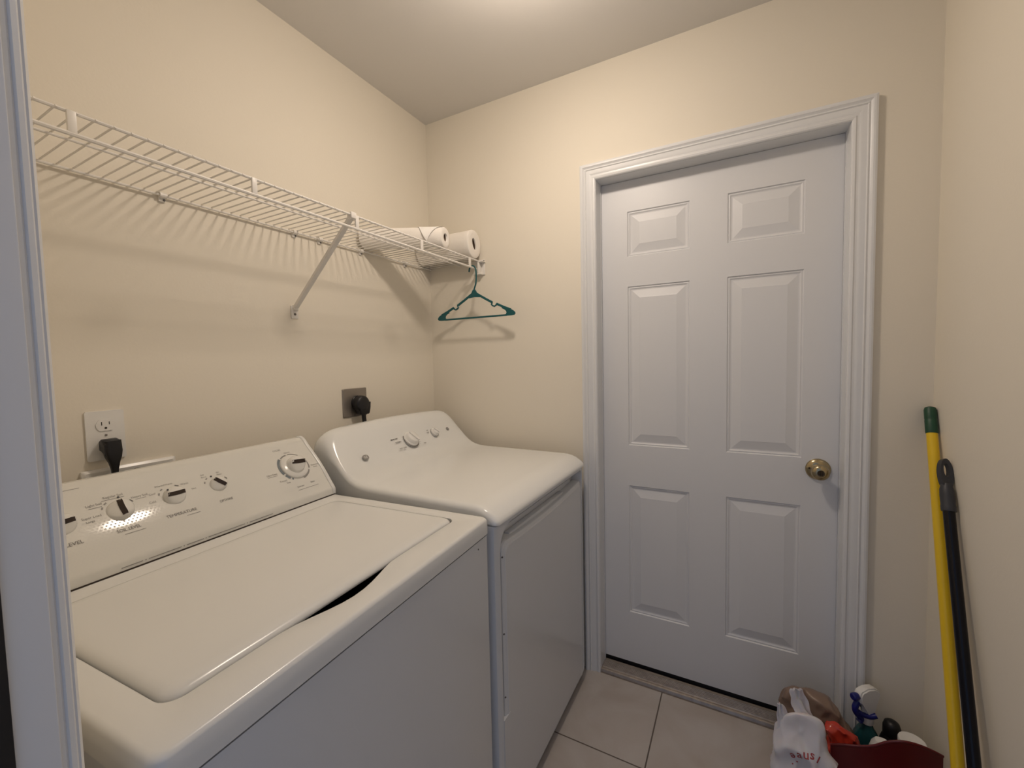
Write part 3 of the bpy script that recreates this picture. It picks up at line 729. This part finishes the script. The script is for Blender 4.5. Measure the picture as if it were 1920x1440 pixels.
for x, y, z in ((.030, -.486, 1.136), (.030, -.485, 1.115), (.031, -.483, 1.09), (.034, -.480, 1.05), (.036, -.47, .98), (.037, -.46, .85)):
    rings.append([Vector((x+v, y+u, z)) for u, v in rr(-.0095, .0095, -.0045, .0045, .004, 2, 3)])
ring_quads(bm, rings, True, True, True); link('cord', bm, 'black', cord2, 60)

# ------------------------------------------------------------------ poles in the right corner
def pole(name, label, T_, Bt, m, R_, grip_fn, head_fn):
    T_, Bt = Vector(T_), Vector(Bt); t = thing(name, label, 'broom' if 'broom' in name else 'mop', tuple(Bt))
    dr_ = (T_-Bt).normalized()
    bm = B(); n = 14; tube(bm, [Bt + dr_*.10, T_ - dr_*(.01 if m == 'yellow' else .082)], R_, 24); link('handle_pole', bm, m, t, 60)
    grip_fn(t, T_, dr_); head_fn(t, Bt, dr_); return t
def g_yellow(t, T_, dr_):
    bm = B(); lathe(bm, [(.0135, -.078), (.0142, -.075), (.0142, -.040), (.0136, -.037), (.0142, -.034), (.0142, -.008), (.012, -.001), (.007, .0015), (0, .002)], T_, dr_, 28); g = link('end_grip', bm, 'green', t, 40); g['label'] = 'dark green end cap'
def g_black(t, T_, dr_):
    s = Vector((1, 0.35, 0)); s = (s - dr_*s.dot(dr_)).normalized(); w = dr_.cross(s)
    bm = B(); lathe(bm, [(.0150, -.135), (.0155, -.131), (.0155, -.122), (.0148, -.118), (.0152, -.095), (.0145, -.078), (.0105, -.062)], T_, dr_, 28)
    # flattened tip with a hanging hole
    n = 28; o = []; i_ = []
    for k in range(n):
        a = 2*math.pi*k/n; o.append((.0150*math.cos(a), -.035 + .040*math.sin(a) if math.sin(a) > 0 else -.035 + .045*math.sin(a))); i_.append((.0068*math.cos(a), -.026 + .0185*math.sin(a)))
    fr = [T_ + s*u + dr_*v + w*.0075 for u, v in o]; bk = [T_ + s*u + dr_*v - w*.0075 for u, v in o]
    fi = [T_ + s*u + dr_*v + w*.0060 for u, v in i_]; bi = [T_ + s*u + dr_*v - w*.0060 for u, v in i_]
    vs = ring_quads(bm, [fi, fr, bk, bi, fi]); bmesh.ops.remove_doubles(bm, verts=bm.verts, dist=1e-6)
    g = link('end_grip', bm, 'grip', t, 40); g['label'] = 'grey end grip with hanging hole'
def h_broom(t, Bt, dr_):
    bm = B(); box(bm, Bt.x-.15, Bt.x+.045, Bt.y-.022, Bt.y+.022, .075, .115, .008); link('broom_block', bm, 'green', t)
    bm = B(); ring_quads(bm, [[Vector((Bt.x-.052+v, Bt.y+u, z)) for u, v in rr(-a, a, -b, b, .01, 3, 3)] for z, a, b in ((.080, .017, .088), (.03, .021, .095), (.001, .023, .098))], True, True, True); link('bristles', bm, 'bristle', t)
def h_mop(t, Bt, dr_):
    bm = B(); box(bm, Bt.x-.13, Bt.x+.038, Bt.y-.018, Bt.y+.018, .050, .11, .008); link('mop_clamp', bm, 'grip', t)
    bm = B(); ring_quads(bm, [[Vector((Bt.x-.048+v, Bt.y+u, z)) for u, v in rr(-a, a, -b, b, .01, 3, 3)] for z, a, b in ((.055, .016, .080), (.001, .020, .088))], True, True, True); link('mop_pad', bm, 'bag_w', t)
pole('push_broom', 'yellow broom handle with green end cap leaning in the right corner', (1.8545, -.024, 1.166), (1.815, -.485, 0), 'yellow', .0128, g_yellow, h_broom)
pole('floor_mop', 'black mop handle with grey hang-hole grip leaning right of the yellow handle', (1.853, -.135, 1.032), (1.824, -.78+.215, 0), 'pole_b', .0122, g_black, h_mop)

# ------------------------------------------------------------------ clutter by the door
def sack(name, label, cat, m, rings_def, seed, amp=.012, fold=.5, freq=9.0):
    """rings_def: (cx, cy, z, rx, ry) from floor up; creased surface made of ridged noise"""
    t = thing(name, label, cat, (rings_def[0][0], rings_def[0][1], 0))
    bm = B(); n = 110; rings = []
    P_ = [Vector(r[:3]) for r in rings_def]; Q_ = [Vector((r[3], r[4], 0)) for r in rings_def]
    P_ = smoothp(P_, 9); Q_ = smoothp(Q_, 9)
    for i, (p, q) in enumerate(zip(P_, Q_)):
        ring = []; fe = min(1, min(q.x, q.y)/.03)
        for k in range(n):
            a = 2*math.pi*k/n; ca, sa = math.cos(a), math.sin(a)
            sq = 1/max(abs(ca)**2.6+abs(sa)**2.6, .01)**(1/2.6)
            b0 = Vector((p.x + q.x*ca*sq, p.y + q.y*sa*sq, p.z)); c = Vector((b0.x*freq+seed, b0.y*freq, b0.z*freq*.55))
            r1 = .75-abs(noise.noise(c))*2.6; r2 = .5-abs(noise.noise(c*2.3+Vector((5, 3, 1))))*2.4; r3 = noise.noise(c*.6)
            h = (r1*1.0 + r2*fold + r3*1.2)*amp*fe
            ring.append(Vector((b0.x + ca*h, b0.y + sa*h, b0.z)))
        rings.append(ring)
    ring_quads(bm, rings, True, True, True)
    body = link('bag_body', bm, m, t, 60); return t, body
tb, bb = sack('brown_bag', 'crumpled brown plastic bag against the door casing behind the white bag', 'bag', 'bag_b',
     [(1.585, -.090, .002, .076, .034), (1.586, -.090, .05, .086, .040), (1.586, -.090, .12, .088, .041), (1.580, -.090, .17, .086, .038), (1.566, -.092, .208, .076, .032), (1.556, -.094, .234, .052, .022), (1.552, -.095, .244, .012, .008)], 3.1, amp=.016, freq=15, fold=.5)
to, bo = sack('orange_bag', 'glossy red-orange plastic bag between the white bag and the spray bottle', 'bag', 'bag_o',
     [(1.656, -.195, .002, .048, .026), (1.658, -.195, .05, .056, .027), (1.656, -.192, .11, .056, .027), (1.646, -.190, .165, .050, .026), (1.628, -.188, .204, .040, .020), (1.618, -.188, .226, .014, .010)], 8.4, amp=.016, freq=26)
tw, bw = sack('white_grocery_bag', 'white plastic grocery bag with red print and raised handles on the floor', 'bag', 'bag_w',
     [(1.545, -.335, .002, .070, .052), (1.540, -.335, .05, .074, .054), (1.535, -.333, .12, .072, .050), (1.530, -.330, .18, .070, .044), (1.520, -.328, .235, .066, .032), (1.518, -.325, .270, .060, .020), (1.524, -.322, .298, .050, .012), (1.532, -.320, .318, .034, .007), (1.540, -.320, .325, .008, .003)], 12.7, amp=.019, freq=13, fold=.35)
def loop(pts, wid, m, par, name='handle_loop', wd=(1, 0, 0)):
    bm = B(); P_ = smoothp(pts, 6); rings = []; N = len(P_); wv = Vector(wd).normalized()
    for i, p in enumerate(P_):
        t_ = (P_[min(i+1, N-1)] - P_[max(i-1, 0)]).normalized(); nn = t_.cross(wv).normalized(); f = i/(N-1)
        w_ = wid[0] + (wid[1]-wid[0])*math.sin(math.pi*f)
        rings.append([p + wv*w_*math.cos(a)*(1+.12*math.sin(i*.9)) + nn*(.0018*math.sin(a) + .003*math.sin(2.2*math.cos(a)*2+i*.3)) for a in [2*math.pi*k/14 for k in range(14)]])
    ring_quads(bm, rings, True, True, True); return link(name, bm, m, par, 60)
loop([(1.534, -.318, .300), (1.515, -.306, .325), (1.505, -.302, .352), (1.504, -.300, .374), (1.513, -.296, .371), (1.521, -.292, .340), (1.530, -.298, .300)], (.022, .011), 'bag_w', bw, wd=(.95, .3, .1))
loop([(1.480, -.330, .250), (1.470, -.326, .290), (1.465, -.324, .320), (1.468, -.322, .334), (1.474, -.320, .318), (1.486, -.322, .275)], (.020, .005), 'bag_w', bw, wd=(.95, .3, -.1))

# ------------------------------------------------------------------ bottles
sp = thing('spray_bottle', 'teal spray cleaner bottle with white head and dark blue trigger in the corner', 'bottle', (1.720, -.060, 0))
bm = B(); rings = []
for z, a, b in ((0.001, .028, .022), (.006, .032, .026), (.05, .033, .027), (.10, .033, .026), (.125, .033, .024), (.145, .025, .020), (.160, .016, .015), (.176, .013, .013)):
    rings.append([Vector((1.720+u, -.060+v, z)) for u, v in rr(-a, a, -b, b, min(a, b)*.75, 3, 5)])
ring_quads(bm, rings, True, True, True); bt = link('bottle', bm, 'tealbottle', sp, 60)
bm = B(); prism(bm, rr(-.026, .026, .03, .11, .006, 3, 4), lambda u, v, dd_: Vector((1.720+u, -.060-.0275-dd_, v)), -.001, .0006); lb = link('bottle_label', bm, 'green', bt); lb['label'] = 'green front label'
bm = B(); lathe(bm, [(.0165, .172), (.0175, .175), (.0175, .196), (.014, .200), (.012, .205)], (1.720, -.060, 0), (0, 0, 1), 24); link('screw_collar', bm, 'plastic_w', sp, 40)
bm = B()   # head shroud, nozzle pointing to -x and a little forward
hd = Vector((-.80, -.60, 0)).normalized(); sd = Vector((-hd.y, hd.x, 0))
def SP_(u, v, w=0): return Vector((1.720, -.060, 0)) + hd*u + sd*w + Vector((0, 0, v))
poly = [(-.012, .200), (.010, .200), (.012, .222), (.022, .238), (.036, .246), (.037, .268), (.030, .280), (.008, .288), (-.016, .286), (-.032, .276), (-.036, .262), (-.026, .236), (-.014, .222)]
prism(bm, poly, lambda u, v, dd_: SP_(u, v, dd_), -.013, .013)
bmesh.ops.bevel(bm, geom=[e for e in bm.edges if abs((e.verts[0].co-e.verts[1].co).dot(sd)) < .001], offset=.004, segments=2, affect='EDGES')
link('spray_head', bm, 'plastic_w', sp, 40)
bm = B(); lathe(bm, [(.009, .034), (.011, .040), (.011, .052), (.008, .055), (0, .055)], SP_(0, .262), hd, 16)
link('nozzle', bm, 'blue', sp, 40)
bm = B()
tube(bm, smoothp([SP_(.034, .246), SP_(.044, .228), SP_(.040, .210), SP_(.028, .196), SP_(.022, .186), SP_(.030, .178)], 5), .0085, 12)
tube(bm, smoothp([SP_(.036, .214), SP_(.022, .204, .004), SP_(.004, .200, .012), SP_(-.012, .206, .019)], 4), .0075, 12)
link('trigger', bm, 'blue', sp, 60)
db = thing('dark_bottle', 'small black bottle between the spray bottle and the round white lid', 'bottle', (1.782, -.052, 0))
bm = B(); lathe(bm, [(0, 0), (.027, 0), (.029, .004), (.029, .125), (.024, .142), (.020, .150)], (1.782, -.052, .001), seg=28, cap0=False); link('bottle', bm, 'black', db, 40)
bm = B(); lathe(bm, [(.021, .148), (.022, .150), (.022, .176), (.018, .188), (.010, .194), (0, .195)], (1.782, -.052, 0), seg=28); link('bottle_cap', bm, 'black', db, 50)
tub = thing('white_jar', 'white container with a round white lid behind the dark red dustpan', 'jar', (1.802, -.150, 0))
bm = B(); lathe(bm, [(0, 0), (.024, 0), (.027, .004), (.028, .17), (.026, .19), (.024, .200)], (1.802, -.150, .001), seg=32, cap0=False); link('jar_body', bm, 'plastic_w', tub, 40)
bm = B(); ax = Vector((.0, -.0, 1)).normalized(); lathe(bm, [(.027, .199), (.031, .202), (.0315, .217), (.030, .221), (.0285, .2215), (.027, .2205), (0, .2205)], (1.802, -.150, 0), ax, 40); link('jar_lid', bm, 'plastic_w', tub, 40)
wb = thing('white_bottle', 'white plastic bottle shoulder seen between orange bag and round lid', 'bottle', (1.735, -.150, 0))
bm = B(); ring_quads(bm, [[Vector((1.735+u, -.150+v, z)) for u, v in rr(-a, a, -b, b, .010, 3, 4)] for z, a, b in ((.001, .024, .018), (.155, .028, .020), (.180, .022, .017), (.192, .015, .013))], True, True, True); link('bottle', bm, 'plastic_w', wb, 50)

# ------------------------------------------------------------------ dustpan
dp = thing('dustpan', 'dark red plastic dustpan standing upright left of the brooms', 'dustpan', (1.72, -.26, 0))
bm = B(); rings = []
topc = smoothp([(1.600, .196, 0), (1.630, .212, 0), (1.665, .226, 0), (1.695, .243, 0), (1.722, .266, 0), (1.748, .279, 0), (1.770, .283, 0), (1.795, .281, 0), (1.820, .274, 0), (1.838, .266, 0)], 5)
N = len(topc)
def pan(i, f, dy):
    x, zt, _ = topc[i]; t = i/(N-1)
    y = -.240 - .012*math.sin(math.pi*t) - .03*(1-f)*(1-f)
    return Vector((x, y+dy, .003 + (zt-.003)*f))
a = [[pan(i, f/8, 0) for f in range(9)] for i in range(N)]
b = [[pan(i, f/8, .005) for f in range(9)] for i in range(N)]
rings = [a[i] + b[i][::-1] for i in range(N)]
ring_quads(bm, rings, True, True, True); pn = link('pan', bm, 'maroon', dp, 50)
bm = B(); tube(bm, [pan(i, 1, .0025) for i in range(N)], .0034, 8); link('rim', bm, 'maroon', pn, 50)

# ------------------------------------------------------------------ bag print (red letters, reading upside down from here)
from mathutils.bvhtree import BVHTree
def print_on(body, items, m, name):
    """lay glyphs on the bag's own surface: each vertex dropped along the print direction"""
    off = OFF[body.name]; me = body.data
    tree = BVHTree.FromPolygons([v.co + off for v in me.vertices], [tuple(p.vertices) for p in me.polygons])
    bm = B()
    for s, size, c, xd, yd in items: text_into(bm, s, size, c, xd, yd, 1.0, bold=.0003)
    bmesh.ops.subdivide_edges(bm, edges=[e for e in bm.edges if e.calc_length() > .006], cuts=1)
    for v in bm.verts:
        h = tree.ray_cast(v.co, PD, .4)
        if h[0] is not None: v.co = h[0] - PD*.0012
    link(name, bm, m, body, 0, normals=False)
PD = Vector((.16, .93, -.33)).normalized()
px_ = Vector((1, -.16, .0)).normalized(); pz_ = PD.cross(px_)*-1
pz_ = px_.cross(-PD)*-1 if pz_.z < 0 else pz_
def gp(u, v): return Vector((1.497, -.50, .290)) + px_*u + pz_*v
def rot(a): return (px_*math.cos(a) + pz_*math.sin(a)), (-px_*math.sin(a) + pz_*math.cos(a))
items = []
for s, sz, u, v, a in (('a', .029, -.010, -.007, .15), ('u', .029, .005, -.001, .1), ('s', .029, .019, .003, -.1), ('l', .026, .032, -.003, -.35), ('e', .026, -.024, -.019, math.pi+.4), ('.', .030, -.015, -.022, 0), ('.', .026, -.025, -.033, 0)):
    xd, yd = rot(a); items.append((s, sz, gp(u, v), xd, yd))
print_on(bw, items, 'redink', 'red_print')

# ------------------------------------------------------------------ ceiling lamp (out of frame, lights the room)
lamp = thing('ceiling_lamp', 'small lit frosted lamp in a white lampholder on the ceiling', 'lamp', (BULB[0], BULB[1], H))
bm = B(); lathe(bm, [(.0, 0), (.058, 0), (.058, -.012), (.044, -.026), (.030, -.036), (.028, -.060), (.066, -.104), (.0735, -.112)], (BULB[0], BULB[1], H), seg=32); link('lampholder', bm, 'plastic_w', lamp, 40)
bm = B(); lathe(bm, [(.030, .032), (.072, .020), (.076, .010), (.075, .002), (.069, -.008), (.056, -.016), (.038, -.022), (.018, -.0255), (0, -.026)], BULB, seg=36); link('bulb', bm, 'bulb', lamp, 60)
